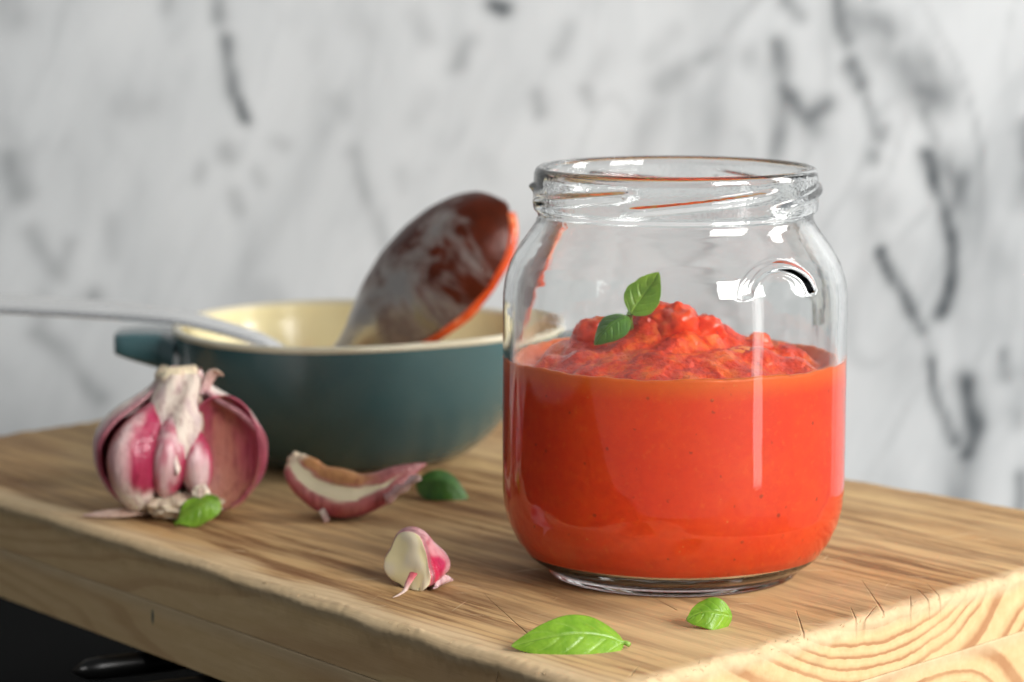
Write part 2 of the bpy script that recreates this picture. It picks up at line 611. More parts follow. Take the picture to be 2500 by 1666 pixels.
for i in range(190):
    t = rng.uniform(0, .85) ** 1.15
    p2 = QN * (1 - t) + QL * t
    p = np.array([p2[0], p2[1] - abs(rng.normal(0, .0016)) + .0004, -abs(rng.normal(0, .0012)) - .0004])
    p[1] -= .0008
    d = np.array([rng.normal(-.3, .8), rng.normal(.5, .45), rng.normal(-.1, .35)])
    sliver(p, d, rng.uniform(.0006, .0020), rng.uniform(.00008, .00020), rng.uniform(-.0012, .0010))
for i in range(260):
    t = rng.uniform(.02, .95)
    p2 = QN * (1 - t) + QR * t
    p = np.array([p2[0] + abs(rng.normal(0, .0014)) + .0006, p2[1], -abs(rng.normal(0, .0010)) - .0003])
    d = np.array([rng.normal(-.4, .6), rng.normal(0, .8), rng.normal(.0, .4)])
    sliver(p, d, rng.uniform(.0006, .0018), rng.uniform(.00006, .00015), rng.uniform(-.0006, .0008))
for t, L in ((.075, .0105), (.02, .006), (.105, .004)):
    p2 = QN * (1 - t) + QL * t
    sliver(np.array([p2[0], p2[1] + .0003, -.0032]), np.array([.12, .03, -1.]), L, .00022, 0)
fo = mesh('torn_fibres', np.array(V), F, fib_b.m, board)
fo['kind'] = 'stuff'

# ------------------------------------------------------------------ dark hob under the board
hb = NB('black_hob')
hb.set(Base_Color=hb.mix(hb.noise(hb.coord(), 40, 4), (.0008, .0008, .0008), (.002, .002, .002)), Roughness=.6, Specular_IOR_Level=.02)
HO = [(-.70, .30), (.34, .30), (.34, .64), (-.05, 1.10), (-.70, 1.10)]
hob = mesh('stovetop', [(x, y, -.070) for x, y in HO] + [(x, y, -.095) for x, y in HO],
           [(0, 1, 2, 3, 4), (9, 8, 7, 6, 5)] + [(k, k + 5, (k + 1) % 5 + 5, (k + 1) % 5) for k in range(5)], hb.m, smooth=False)
tag(hob, 'black stovetop in deep shade under the board', 'stovetop', kind='structure')
kb = NB('black_enamel')
kb.set(Base_Color=kb.mix(kb.noise(kb.coord(), 90, 3), (.003, .003, .003), (.005, .005, .005)), Roughness=.30, Specular_IOR_Level=.22)
sup = empty('pan_support', (-.05, .80, -.070))
tag(sup, 'black enamelled pan support bars carrying the board at the lower left', 'pan support')


def bar(p0, p1):
    k = np.linspace(0, 1, 40)
    path = np.array(p0)[None] * (1 - k[:, None]) + np.array(p1)[None] * k[:, None]
    e = np.minimum(np.linspace(0, 1, 40) / .05, 1)
    tube('finger', path, .0028 * np.sqrt(np.clip(1 - (1 - e) ** 2, .02, 1)), kb.m, sup, n=16, flat=1.15)


bar((-.069, -.044, .0358), (.075, .030, .0358))
bar((-.064, -.077, .0358), (.085, .000, .0358))
for x, y in ((.04, .012), (.05, -.018)):
    tube('foot', [(x, y, .0005), (x, y, .018), (x, y, .034)], [.0042, .0034, .0034], kb.m, sup, n=14, up=(1, 0, 0))


# ------------------------------------------------------------------ the glass jar
JX, JY = .0416, .728
OUT = [(0, 1.3), (22, 1.1), (28.5, .55), (30.4, .05), (31.3, 0), (32.1, .2), (32.4, .9), (32.45, 1.9), (32.9, 2.4), (34.8, 3.1), (37.5, 5.0), (40.4, 9.0), (42.4, 13.3), (43.55, 17.6),
       (43.95, 21.9), (44, 28), (44, 50), (44, 69), (43.9, 72.5), (43.4, 76.2), (42.1, 80.4), (39.7, 84.7), (36.9, 88.6), (35.4, 90.9), (34.9, 92.4), (35.1, 93.2),
       (36.1, 93.8), (36.3, 95), (36.2, 99), (36.1, 103), (35.7, 104.3), (34.9, 105), (34.1, 104.9), (33.5, 104.1), (33.2, 102.5)]
INN = [(33.1, 99), (33.0, 94), (32.9, 91.8), (33.4, 90), (35.0, 87.3), (37.6, 83.6), (39.8, 79.8), (41.1, 75.8), (41.6, 72), (41.7, 68), (41.7, 50), (41.7, 28), (41.6, 21.5),
       (41.2, 17.2), (40.0, 12.8), (37.8, 8.9), (35.2, 6.3), (32.2, 4.7), (28, 4.0), (20, 3.8), (0, 3.8)]


def densify(pts, step, passes):
    pts = np.array(pts, float)
    out = [pts[0]]
    for p, q in zip(pts[:-1], pts[1:]):
        n = max(1, int(round(np.linalg.norm(q - p) / step)))
        for k in range(1, n + 1):
            out.append(p + (q - p) * k / n)
    out = np.array(out)
    for _ in range(passes):
        out[1:-1] = .25 * out[:-2] + .5 * out[1:-1] + .25 * out[2:]
    return out


def build_jar():
    prof = densify(OUT + INN, .42, 3)
    n_out = int(np.argmax(prof[:, 1])) + 1
    nth = 900
    th = np.linspace(-np.pi, np.pi, nth, endpoint=False)     # 0 faces the camera (-Y), + towards +X
    r = prof[:, 0][:, None] + np.zeros(nth)[None]
    z = prof[:, 1][:, None] + np.zeros(nth)[None]
    outer = (np.arange(len(prof)) < n_out)[:, None]
    deg = np.degrees(th)[None]
    add = np.zeros_like(r)
    for k in range(6):
        s0 = -27 + 60 * k + (3 if k == 1 else 0)
        u = ((deg - s0 + 180) % 360 - 180) / 70
        zc = 96.1 + 4.6 * u
        tap = sstep(0, .16, u) * (1 - sstep(.82, 1.0, u))
        d = (z - zc)
        rid = np.where(d > 0, np.exp(-(d / .80) ** 4), np.exp(-(np.abs(d) / 1.05) ** 2.2))
        add = np.maximum(add, 1.15 * tap * rid)
    add *= outer & (z > 92.5) & (z < 104)
    # raised arch moulded into the shoulder
    ax = ((deg - 34) * np.pi / 180) * 43.2
    ez = z - 76.6
    rho = np.sqrt((ax / 10.2) ** 2 + (ez / 6.6) ** 2)
    d = np.abs(rho - 1) * 8.0
    a_in = sstep(-1.2, .6, ez)
    arch = 1.3 * np.exp(-(d / 1.25) ** 3) * a_in
    add += arch * (outer & (z > 70) & (z < 90))
    # hand of the mould: faint waviness of the wall
    wav = .05 * np.sin(3 * th + .4)[None] * np.sin(z / 13) + .035 * np.sin(7 * th + 1.3)[None] * np.cos(z / 8.)
    r = r + add + wav * (r > 25) * (z > 8) * (z < 92)
    P = stk([r * np.sin(th) * .001, -r * np.cos(th) * .001, z * .001], -1)
    b = NB('clear_glass')
    v = b.coord()
    zz = b.sep(v)[2]
    b.set(Base_Color=(.985, .995, .990), Roughness=b.ramp(b.noise(b.mapv(v, scale=(1, 1, .6)), 70, 4, .6), [(.50, 0), (.72, .06)]), IOR=1.5, Transmission_Weight=1.0)
    neck = b.ramp(zz, [(.0900, .04), (.0945, 1), (.1020, 1), (.1045, .1)])
    h = b.math('ADD', b.math('MULTIPLY', b.noise(v, 900, 2, .5), neck), b.math('MULTIPLY', b.noise(b.mapv(v, scale=(1, 1, .35)), 90, 2), .8))
    b.bump(h, .10, .0006)
    o = grid('glass_jar', P, b.m, cv=True, flip=True)
    o.location = (JX, JY, .0001)
    tag(o, 'clear open glass jar with screw-thread neck, half filled with orange-red sauce', 'jar')
    return prof[n_out:]


inner = build_jar()


# ------------------------------------------------------------------ tomato sauce in the jar
def sauce_mat():
    b = NB('tomato_sauce')
    v = b.coord()
    z = b.sep(v)[2]
    big = b.noise(b.mapv(v, scale=(1, 1, 1.4)), 55, 4, .6, .5)
    c = b.ramp(big, [(.30, (.93, .060, .002)), (.52, (.96, .078, .003)), (.74, (.98, .100, .004))])
    c = b.mix(b.ramp(b.noise(v, 420, 4, .7), [(.40, 0), (.70, .40)]), c, (.84, .040, .002))
    c = b.mix(b.ramp(b.noise(b.mapv(v, loc=(9, 2, 4)), 520, 3, .7), [(.57, 0), (.74, .42)]), c, (1.0, .18, .012))
    sp = b.voro(b.mapv(v, scale=(1, 1, 1)), 300)
    pick = b.noise(v, 420, 1)
    dark = b.math('MULTIPLY', b.ramp(sp, [(.10, 1), (.20, 0)]), b.ramp(pick, [(.56, 0), (.60, 1)]))
    c = b.mix(b.math('MULTIPLY', dark, .5), c, (.20, .035, .004))
    sp2 = b.voro(b.mapv(v, loc=(3, 1, 2)), 330)
    lite = b.math('MULTIPLY', b.ramp(sp2, [(.07, 1), (.13, 0)]), b.ramp(b.noise(b.mapv(v, loc=(5, 5, 5)), 300, 1), [(.62, 0), (.66, 1)]))
    c = b.mix(b.math('MULTIPLY', lite, .6), c, (.90, .30, .06))
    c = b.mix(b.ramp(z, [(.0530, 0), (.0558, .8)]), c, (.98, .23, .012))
    # cooked pulp on the mound: redder
    pulp = b.attr('pulp', 'Fac')
    pc = b.ramp(b.noise(v, 160, 4, .65, .4), [(.28, (.45, .016, .003)), (.48, (.82, .050, .005)), (.68, (.95, .16, .014))])
    c = b.mix(pulp, c, pc)
    b.set(Base_Color=c, Roughness=b.math('SUBTRACT', .42, b.math('MULTIPLY', pulp, .20)), Specular_IOR_Level=.5,
          Subsurface_Weight=.12, Subsurface_Radius=(1, .25, .1), Subsurface_Scale=.0015)
    h = b.math('ADD', b.noise(v, 650, 3, .6), b.math('MULTIPLY', b.noise(v, 240, 3, .6), 1.4))
    b.bump(b.math('MULTIPLY', h, pulp), .55, .0012)
    return b.m


LUMPS = [(-.0035, .0000, .0735, .0092), (.0045, -.001, .0695, .0085), (-.0222, .006, .0668, .0058), (-.0135, .002, .0652, .0072), (.0125, .003, .0655, .0070),
         (-.0115, -.010, .0635, .0080), (-.0225, -.009, .0612, .0080), (-.030, -.006, .0585, .0065), (-.006, -.019, .0610, .0085), (.008, -.017, .0610, .0088),
         (-.022, -.022, .0580, .0070), (.020, -.012, .0618, .0080), (.021, .008, .0612, .0070), (.029, .004, .0606, .0068), (.017, -.024, .0575, .0070),
         (.0005, -.009, .0660, .0080), (-.012, .018, .063, .009), (.008, .018, .062, .009), (-.028, .012, .060, .007), (.0295, -.011, .0590, .0068)]
pale_lump = (.0165, -.010, .0618, .0072)


def surf(x, y):
    """height of the sauce's top surface"""
    x, y = np.asarray(x, float), np.asarray(y, float)
    rr = np.hypot(x, y)
    Q = stk([x, y, x * 0 + .3], -1)
    lo = nz(Q, 90, 1.7)
    h = .0538 + .0052 * (1 - sstep(.017, .038, rr)) + .0008 * lo * (1 - sstep(.033, .040, rr))
    for (lx, ly, lz, lr) in LUMPS:
        lz = .0545 + (lz - .0545) * .84
        d = np.hypot((x - lx) / lr, (y - ly) / lr)
        d = d * (1 + .40 * nz(Q, 110, lx * 900))
        top = lz - .0008 - .0062 * d ** 2
        h = np.where(d < 2.4, np.logaddexp(h * 700, top * 700) / 700, h)
    a = 1 - sstep(.034, .0395, rr)
    h = h + a * (.0013 * nz(Q, 120, 7.) + .0008 * nz(Q, 260, 3.) + .0004 * nz(Q, 620, 4.))
    men = .0564
    return h * (1 - sstep(.0375, .0412, rr)) + men * sstep(.0375, .0412, rr)


def build_sauce():
    pr = inner[inner[:, 1] < 56.2].copy()
    pr = pr[np.argsort(-pr[:, 1], kind='stable')] if pr[0, 1] < pr[-1, 1] else pr
    # outward by a quarter millimetre so that the sauce wets the glass
    t = np.gradient(pr, axis=0)
    nrm = stk([-t[:, 1], t[:, 0]], -1)
    nrm /= np.linalg.norm(nrm, axis=1)[:, None] + 1e-9
    if nrm[0, 0] < 0:
        nrm = -nrm
    wall = pr + nrm * (.25 - .40 * sstep(9.5, 5.0, pr[:, 1]))[:, None]
    wall[-1, 0] = 0
    wall = wall[::3] if (len(wall) - 1) % 3 == 0 else np.vstack([wall[::3], wall[-1]])
    nth = 260
    th = np.linspace(-np.pi, np.pi, nth, endpoint=False)
    rad = np.concatenate([np.linspace(.0002, .0375, 104), np.linspace(.0380, .0416, 12)])
    X = rad[:, None] * np.sin(th)
    Y = -rad[:, None] * np.cos(th)
    top = stk([X, Y, surf(X, Y)], -1)
    rimw = .00025 * np.sin(5 * th) + .00018 * np.sin(13 * th + 1) + .0001 * np.sin(41 * th + 2)
    top[-12:, :, 2] += rimw[None] * np.linspace(0, 1, 12)[:, None]
    edge = np.array([[41.95, 56.25], [41.95, 55.6]])
    W = np.vstack([edge, wall[wall[:, 1] < 55.3]])
    WP = stk([W[:, 0][:, None] * np.sin(th) * .001, -W[:, 0][:, None] * np.cos(th) * .001, np.repeat(W[:, 1][:, None] * .001, nth, 1)], -1)
    WP[0, :, 2] += rimw
    WP[1, :, 2] += rimw * .7
    P = np.concatenate([top, WP], 0)
    pulp = np.zeros(P.shape[:2])
    rr = np.hypot(X, Y)
    pulp[:len(rad)] = 1 - sstep(.0345, .0385, rr + .0025 * nz(top, 160, 2.))
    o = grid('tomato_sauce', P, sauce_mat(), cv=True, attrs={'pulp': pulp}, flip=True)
    o.location = (JX, JY, .0001)
    tag(o, 'smooth orange-red tomato sauce with a heaped chunky red top inside the jar', 'sauce')
    # pieces one can tell apart in the heap
    cb = NB('tomato_chunk')
    v = cb.coord()
    cb.set(Base_Color=cb.ramp(cb.noise(v, 140, 4, .6), [(.3, (.80, .035, .004)), (.6, (.95, .085, .010)), (.75, (.96, .20, .03))]), Roughness=.16,
           Subsurface_Weight=.2, Subsurface_Radius=(1, .3, .15), Subsurface_Scale=.002)
    cb.bump(cb.noise(v, 500, 3), .4, .001)
    ob = NB('onion_chunk')
    ob.set(Base_Color=ob.mix(ob.noise(ob.coord(), 200, 3), (.92, .17, .025), (.92, .27, .05)), Roughness=.25, Subsurface_Weight=.2,
           Subsurface_Radius=(1, .5, .3), Subsurface_Scale=.002)

    def chunk(name, c, rad3, rz, m, seed, amp=1.0):
        u = np.linspace(.02, np.pi - .02, 22)
        t2 = np.linspace(0, 2 * np.pi, 34, endpoint=False)
        D = stk([np.sin(u)[:, None] * np.cos(t2), np.sin(u)[:, None] * np.sin(t2), np.repeat(np.cos(u)[:, None], 34, 1)], -1)
        k = 1 + amp * (.42 * nz(D, 1.4, seed) + .20 * nz(D, 3.0, seed + 3) + .05 * nz(D, 7., seed))
        Pp = D * k[..., None] * np.array(rad3)
        cr, sr = math.cos(rz), math.sin(rz)
        Pp = stk([Pp[..., 0] * cr - Pp[..., 1] * sr, Pp[..., 0] * sr + Pp[..., 1] * cr, Pp[..., 2]], -1) + np.array(c)
        return grid(name, Pp, m, o, cv=True, caps=(0, 1), flip=True)
    chunk('tomato_chunk', (.000, -.0045, .0648), (.0064, .0052, .0056), .3, cb.m, 2.)
    chunk('tomato_chunk', (.0075, -.002, .0630), (.0052, .0050, .0042), .9, cb.m, 12.)
    chunk('tomato_chunk', (-.0205, .004, .0622), (.0052, .0040, .0036), .2, cb.m, 7.)
    chunk('tomato_chunk', (.0215, .004, .0578), (.0050, .0042, .0034), .2, cb.m, 27.)
    tag(chunk('onion_chunk', (.0160, -.0125, .0552), (.0068, .0046, .0052), .5, ob.m, 31., .3), 'pale orange piece at the right of the heap')


build_sauce()


# ------------------------------------------------------------------ basil
def leaf_mat(name, dark, light, under):
    b = NB(name)
    v = b.coord()
    ve = b.attr('vein', 'Fac')
    n = b.noise(v, 260, 4, .6)
    c = b.mix(b.ramp(n, [(.3, 0), (.7, 1)]), dark, light)
    c = b.mix(b.math('MULTIPLY', ve, .40), c, under)
    b.set(Base_Color=c, Roughness=.32, Specular_IOR_Level=.45, Subsurface_Weight=.0)
    h = b.math('ADD', b.noise(v, 900, 3, .6), b.math('MULTIPLY', ve, -.9))
    b.bump(h, .3, .0005)
    tr = b.t.nodes.new('ShaderNodeBsdfTranslucent')
    b.put(tr.inputs[0], b.mix(.5, light, (.30, .50, .02)))
    mx = b.t.nodes.new('ShaderNodeMixShader')
    mx.inputs[0].default_value = .28
    b.t.links.new(b.b.outputs[0], mx.inputs[1])
    b.t.links.new(tr.outputs[0], mx.inputs[2])
    b.t.links.new(mx.outputs[0], b.out.inputs[0])
    return b.m


LM = leaf_mat('basil_leaf', (.15, .33, .020), (.31, .54, .045), (.42, .60, .13))
LMD = leaf_mat('basil_leaf_deep', (.035, .13, .014), (.085, .24, .025), (.18, .36, .07))


def blade(name, L, W, mat, parent, M, fold=(.5, .5), arch=.3, twist=0.0, curl=0.0, tipdrop=0.0, puff=.0004, shape=.85, seed=0., wave=0.0):
    """leaf blade from stem (x=0) to tip (x=L); fold = slope of the -y and +y half; arch lifts the middle"""
    ns, nt = 60, 41
    s = np.linspace(0, 1, ns)[:, None]
    t = np.linspace(-1, 1, nt)[None]
    wd = W * .5 * np.clip(np.sin(np.pi * s ** shape), 0, 1) ** .78 * (1 - .22 * s) + W * .012 * (1 - s)
    edge = 1 + .008 * np.sin(26 * s + seed) * np.abs(t) ** 4
    y = t * wd * edge
    f = np.where(t < 0, fold[0], fold[1])
    z = -np.abs(y) * f + arch * L * (np.sin(np.pi * s ** .9)) * .5 - tipdrop * L * s ** 3
    z = z + curl * (y ** 2) / W
    z = z + wave * W * np.sin(s * 9 + seed) * t ** 2 * np.sign(t)
    x = s * L + 0 * t
    # side veins leave the midrib at an angle
    q = (s * 5.2 - np.abs(t) ** 1.5 * 1.5 + .2 + .22 * (t > 0) + .25 * np.sin(3 * s + seed))
    vein = np.exp(-(((q % 1) - .5) / .09) ** 2) * sstep(.02, .2, np.abs(t)) * (1 - sstep(.55, .95, np.abs(t))) * .55
    mid = np.exp(-(y / (W * .022)) ** 2)
    ve = np.maximum(vein, mid) + 0 * s
    z = z + .55 * puff * (1 - ve) * np.cos(t * np.pi / 2) * sstep(.0, .15, s) * (1 - sstep(.85, 1, s))
    a = twist * (s - .5)
    y2 = y * np.cos(a) - z * np.sin(a)
    z2 = y * np.sin(a) + z * np.cos(a)
    P = stk([x, y2, z2], -1)
    P = P @ np.array(M.to_3x3()).T + np.array(M.translation)
    o = grid(name, P, mat, parent, attrs={'vein': ve})
    solidify(o, .00035, 0)
    # raised midrib as a part of its own
    k = nt // 2
    rib = P[:56, k] + (P[:56, k] - P[:56, k]) 
    nv = np.cross(P[1:57, k] - P[:56, k], P[:56, k + 3] - P[:56, k])
    nv /= np.linalg.norm(nv, axis=1)[:, None] + 1e-12
    tube('midrib', rib - nv * .00012, np.linspace(.00042, .00012, 56) * (L / .03) ** .5, RIB, o, n=8, up=(.1, .2, 1))
    return o


rbm = NB('leaf_rib')
rbm.set(Base_Color=rbm.mix(rbm.noise(rbm.coord(), 200), (.18, .34, .04), (.26, .44, .08)), Roughness=.4)
RIB = rbm.m


def frame(loc, xdir, nrm):
    x = Vector(xdir).normalized()
    z = Vector(nrm)
    z = (z - x * z.dot(x)).normalized()
    y = z.cross(x)
    return Matrix.Translation(loc) @ Matrix(((x.x, y.x, z.x), (x.y, y.y, z.y), (x.z, y.z, z.z))).to_4x4()


I4 = Matrix.Identity(4)
# large leaf lying at the front
e = empty('basil_leaf', (.0133, .645, 0))
tag(e, 'large light green basil leaf lying at the front edge of the board', 'leaf', 'loose basil leaves on the board')
blade('blade', .0262, .0124, LM, e, frame((.0125, .0010, .0012), (-1, -.16, 0.03), (-.02, -.44, .90)), fold=(-.22, .55), arch=.20, twist=-.40, tipdrop=.03, puff=.0006, seed=1., shape=.78)
tube('stalk', [(.0122, .0010, .0013), (.0130, .0008, .0012), (.0138, .0002, .0009)], [.0005, .0006, .0006], RIB, e, n=10)
# small curled leaf in front of the jar
e = empty('basil_leaf', (.0472, .6675, 0))
tag(e, 'small curled basil leaf just in front of the jar base', 'leaf', 'loose basil leaves on the board')
blade('blade', .0112, .0088, LM, e, frame((.0052, .0005, .0022), (-1, -.25, -.02), (.10, -.62, .78)), fold=(-.25, .55), arch=.42, twist=.9, curl=-.35, puff=.0004, seed=3., shape=.9, wave=.05)
# leaf by the garlic bulb
e = empty('basil_leaf', (-.0882, .784, 0))
tag(e, 'crumpled basil leaf lying against the foot of the garlic bulb', 'leaf', 'loose basil leaves on the board')
blade('blade', .0140, .0100, LM, e, frame((.0066, .002, .0070), (-1, -.25, -.50), (-.30, -.75, .62)), fold=(.30, .5), arch=.22, twist=.6, curl=.4, puff=.0006, seed=5., wave=.10)
# leaf behind the long clove
e = empty('basil_leaf', (-.0195, .8255, 0))
tag(e, 'dark green basil leaf tucked behind the tail of the long garlic clove', 'leaf', 'loose basil leaves on the board')
blade('blade', .0165, .0125, LMD, e, frame((-.0085, .0015, .0045), (1, -.18, -.22), (.25, -.55, .80)), fold=(.55, .35), arch=.42, twist=-.5, tipdrop=.12, puff=.0005, seed=7.)
# sprig on the sauce
LMS = leaf_mat('basil_leaf_mid', (.065, .20, .016), (.15, .35, .03), (.28, .48, .09))
e = empty('basil_sprig', (JX - .0118, JY - .009, .0678))
tag(e, 'two-leaf basil sprig standing on top of the sauce in the jar', 'herb sprig')
blade('leaf', .0125, .0098, LM, e, frame((.0004, 0, .0006), (.58, .10, .86), (-.12, -.96, .20)), fold=(-.20, -.25), arch=-.10, twist=.15, curl=0, puff=.0005, seed=2., shape=.80)
blade('leaf', .0112, .0090, LMS, e, frame((-.0004, -.0002, 0), (-.80, -.20, -.62), (-.40, -.72, .55)), fold=(.35, .35), arch=.28, tipdrop=.05, puff=.0005, seed=4., shape=.80)
tube('stem', [(.0001, .0006, .0008), (0, .0016, -.0012), (.0008, .0050, -.0045)], [.0008, .0008, .0007], RIB, e, n=10)


# ------------------------------------------------------------------ the enamelled dish
DX, DY, DZ = -.0604, .892, .0429
half = np.array([(-.0457, 0), (-.0450, .012), (-.0425, .0215), (-.0392, .0295), (-.0330, .0390), (-.0260, .0470), (-.0115, .0558), (.000, .0580), (.0064, .0577), (.0205, .0545), (.0348, .0475),
                 (.0490, .0390), (.0590, .0300), (.0660, .0190), (.0690, .0095), (.0700, 0)])
oc = crom(half, 6)
outl = np.vstack([oc * np.array([1, -1]), oc[::-1][1:-1]])     # runs along the front, then back
for _ in range(10):
    outl = .25 * np.roll(outl, 1, 0) + .5 * outl + .25 * np.roll(outl, -1, 0)
OC = np.array([.010, 0])


def ring(s, z, off=0.0):
    p = OC + (outl - OC) * s
    if off:
        t = np.roll(outl, -1, 0) - np.roll(outl, 1, 0)
        n = stk([t[:, 1], -t[:, 0]], -1)
        n /= np.linalg.norm(n, axis=1)[:, None]
        p = p + n * off
    return np.column_stack([p, np.full(len(p), z)])


dish = empty('enamel_dish', (DX, DY, 0))
tag(dish, 'small teal enamelled cast dish with cream inside, side lug and spoon', 'dish')
tb = NB('teal_enamel')
tv = tb.coord()
tb.set(Base_Color=tb.mix(tb.noise(tv, 60, 3), (.044, .104, .114), (.060, .128, .138)), Roughness=.22, Specular_IOR_Level=.5, Coat_Weight=.3, Coat_Roughness=.12)
tb.bump(tb.noise(tv, 240, 2), .05, .0008)
cb_ = NB('cream_enamel')
cv_ = cb_.coord()
smear = b_n = cb_.noise(cb_.mapv(cv_, scale=(1, 1, 1.6)), 62, 4, .6, .8)
low_m = cb_.ramp(cb_.sep(cv_)[2], [(.006, 1), (.030, 0)])
sm = cb_.math('MULTIPLY', cb_.ramp(smear, [(.50, 0), (.58, 1)]), low_m)
cc = cb_.mix(cb_.noise(cv_, 40, 3), (.70, .61, .33), (.76, .69, .42))
cb_.set(Base_Color=cb_.mix(sm, cc, (.62, .10, .012)), Roughness=.2, Specular_IOR_Level=.5)
outp = [(.40, .0), (.48, .0), (.535, .0006), (.62, .0030), (.725, .0078), (.82, .0142), (.90, .0215), (.955, .0300), (.985, .0370), (1.0, .0412)]
sd = np.array(outp)
sdc = crom(sd, 4)
P = stk([ring(a, z) for a, z in sdc])
grid('body', P, tb.m, dish, cv=True, flip=True, caps=(0,))
rim_b = NB('rim_enamel')
rim_b.set(Base_Color=rim_b.mix(rim_b.noise(rim_b.coord(), 120, 3), (.50, .44, .30), (.62, .58, .44)), Roughness=.18)
P = stk([ring(1.0, .0412 + .0, .0), ring(1, .0420, .0004), ring(1, .0427, .0002), ring(1, .0431, -.0007), ring(1, .0431, -.0016), ring(1, .0427, -.0025), ring(1, .0417, -.0029)])
grid('rim', P, rim_b.m, dish, cv=True, flip=True)
inp = crom(np.array([(1.0, .0417), (.985, .0360), (.945, .0285), (.875, .0198), (.78, .0125), (.67, .0080), (.54, .0058), (.3, .0052), (.02, .0050)]), 4)
P = stk([ring(a, z, -.0029 if a > .9 else -.0029 * max(0, (a - .5) / .4)) for a, z in inp])
grid('interior', P, cb_.m, dish, cv=True, flip=True, caps=(1,))


def lug(sign, x0):
    """flat ear that grows from the wall just below the rim"""
    ns, nt = 26, 28
    s = np.linspace(0, 1, ns)
    L = .0195
    wid = np.interp(s, [0, .25, .6, .85, .96, 1], [.026, .0200, .0180, .0172, .0160, .0135])
    zt = np.interp(s, [0, .3, .7, 1], [.0392, .0408, .0408, .0402])
    zb = np.interp(s, [0, .3, .7, 1], [.0268, .0296, .0318, .0338])
    th = np.linspace(0, 2 * np.pi, nt, endpoint=False)
    ct = np.sign(np.cos(th)) * np.abs(np.cos(th)) ** .30
    st = np.sign(np.sin(th)) * np.abs(np.sin(th)) ** .40
    P = stk([np.repeat((x0 + sign * L * s)[:, None], nt, 1), wid[:, None] * ct[None] * .62,
                  (.5 * (zt + zb))[:, None] + (.5 * (zt - zb))[:, None] * st[None]], -1)
    o = grid('lug', P, tb.m, dish, cv=True, flip=(sign > 0), caps=(0, 1))
    return o


lug(-1, -.0440)
lug(1, .0670)

# ------------------------------------------------------------------ serving spoon
spoon = empty('serving_spoon', (-.06, .888, .0))
tag(spoon, 'steel serving spoon resting in the dish, its sauce-smeared bowl tipped up', 'spoon')
stb = NB('spoon_steel')
sv = stb.coord()
stb.set(Base_Color=stb.mix(stb.noise(sv, 90, 3), (.82, .81, .80), (.90, .89, .88)), Metallic=1.0, Roughness=stb.math('ADD', .20, stb.math('MULTIPLY', stb.noise(stb.mapv(sv, scale=(30, 400, 400)), 1, 2), .14)))
OFF = np.array([-.06, .888, 0])
hp = crom(np.array([(-.262, .905, .0480), (-.225, .903, .0490), (-.188, .900, .0488), (-.162, .898, .0482), (-.1354, .895, .0470), (-.1093, .892, .0452), (-.0962, .891, .0427), (-.0833, .890, .0392),
                    (-.0754, .890, .0358), (-.0690, .891, .0308), (-.0645, .892, .0262), (-.0610, .892, .0245), (-.0580, .892, .0262), (-.0545, .892, .0312)]), 8) - OFF
q = np.linspace(0, 1, len(hp))
rad = np.interp(q, [0, .02, .1, .5, .75, .92, 1], [.0060, .0085, .0075, .0042, .0036, .0040, .0062])
flat = np.interp(q, [0, .1, .5, .75, .9, 1], [.15, .16, .24, .30, .34, .24])
tube('handle', hp, rad, stb.m, spoon, n=24, flat=flat, up=(0, -.36, .93))

bm_ = NB('spoon_back')
bv = bm_.coord()
sp_n = bm_.noise(bm_.mapv(bv, rot=(0, R(40), 0), scale=(1, 1, .45)), 70, 4, .6, .35)
film = bm_.ramp(bm_.math('ADD', sp_n, bm_.math('MULTIPLY', bm_.math('SUBTRACT', bm_.attr('along', 'Fac'), .5), .60)), [(.36, 0), (.60, 1)])
ax = bm_.attr('along', 'Fac')
film = bm_.math('MULTIPLY', film, bm_.ramp(ax, [(.10, 0), (.22, 1)]))
fcol = bm_.mix(bm_.noise(bv, 160, 3), (.020, .005, .002), (.10, .014, .003))
bm_.set(Base_Color=bm_.mix(film, (.40, .365, .34), fcol), Metallic=bm_.math('SUBTRACT', 1.0, bm_.math('MULTIPLY', film, .92)), Roughness=bm_.math('ADD', .28, bm_.math('MULTIPLY', film, .06)), Specular_IOR_Level=.18)
bm_.bump(bm_.math('ADD', bm_.noise(bv, 260, 3), film), .25, .0010)
# bowl: starts at the neck, runs up and to the right; hollow side faces away to the right
S0 = Vector((-.0545, .892, .0312)) - Vector(OFF)
S1 = Vector((-.0020, .884, .0815)) - Vector(OFF)
axis = (S1 - S0)
Lb = axis.length
wmul = .97
FR = frame(S0, axis, (-.76, -.64, -.04))          # z of this frame = outward (back) side
ns, nt = 56, 41
s = np.linspace(0, 1, ns)[:, None]
t = np.linspace(-1, 1, nt)[None]
wb = np.interp(s, [0, .04, .10, .18, .28, .42, .58, .72, .84, .92, .97, 1], [.0058, .0062, .0078, .0112, .0150, .0184, .0196, .0186, .0156, .0118, .0076, .0008])
for _ in range(4):
    wb[1:-1] = .25 * wb[:-2] + .5 * wb[1:-1] + .25 * wb[2:]
wb *= wmul
dep = np.interp(s, [0, .08, .2, .4, .6, .8, .93, 1], [.0022, .0033, .0062, .0088, .0092, .0076, .0042, .0003])
for _ in range(4):
    dep[1:-1] = .25 * dep[:-2] + .5 * dep[1:-1] + .25 * dep[2:]
y = t * wb
z = dep * (1 - np.abs(t) ** 2.3) + .0015 * np.sin(np.pi * s) - .0012
Ps = stk([s * Lb + 0 * t, y, z + 0 * s], -1)
A3 = np.array(FR.to_3x3())
Tr = np.array(FR.translation)
Pw = Ps @ A3.T + Tr
bo = grid('bowl', Pw, bm_.m, spoon, attrs={'along': s + 0 * t})
solidify(bo, .0011, -1)
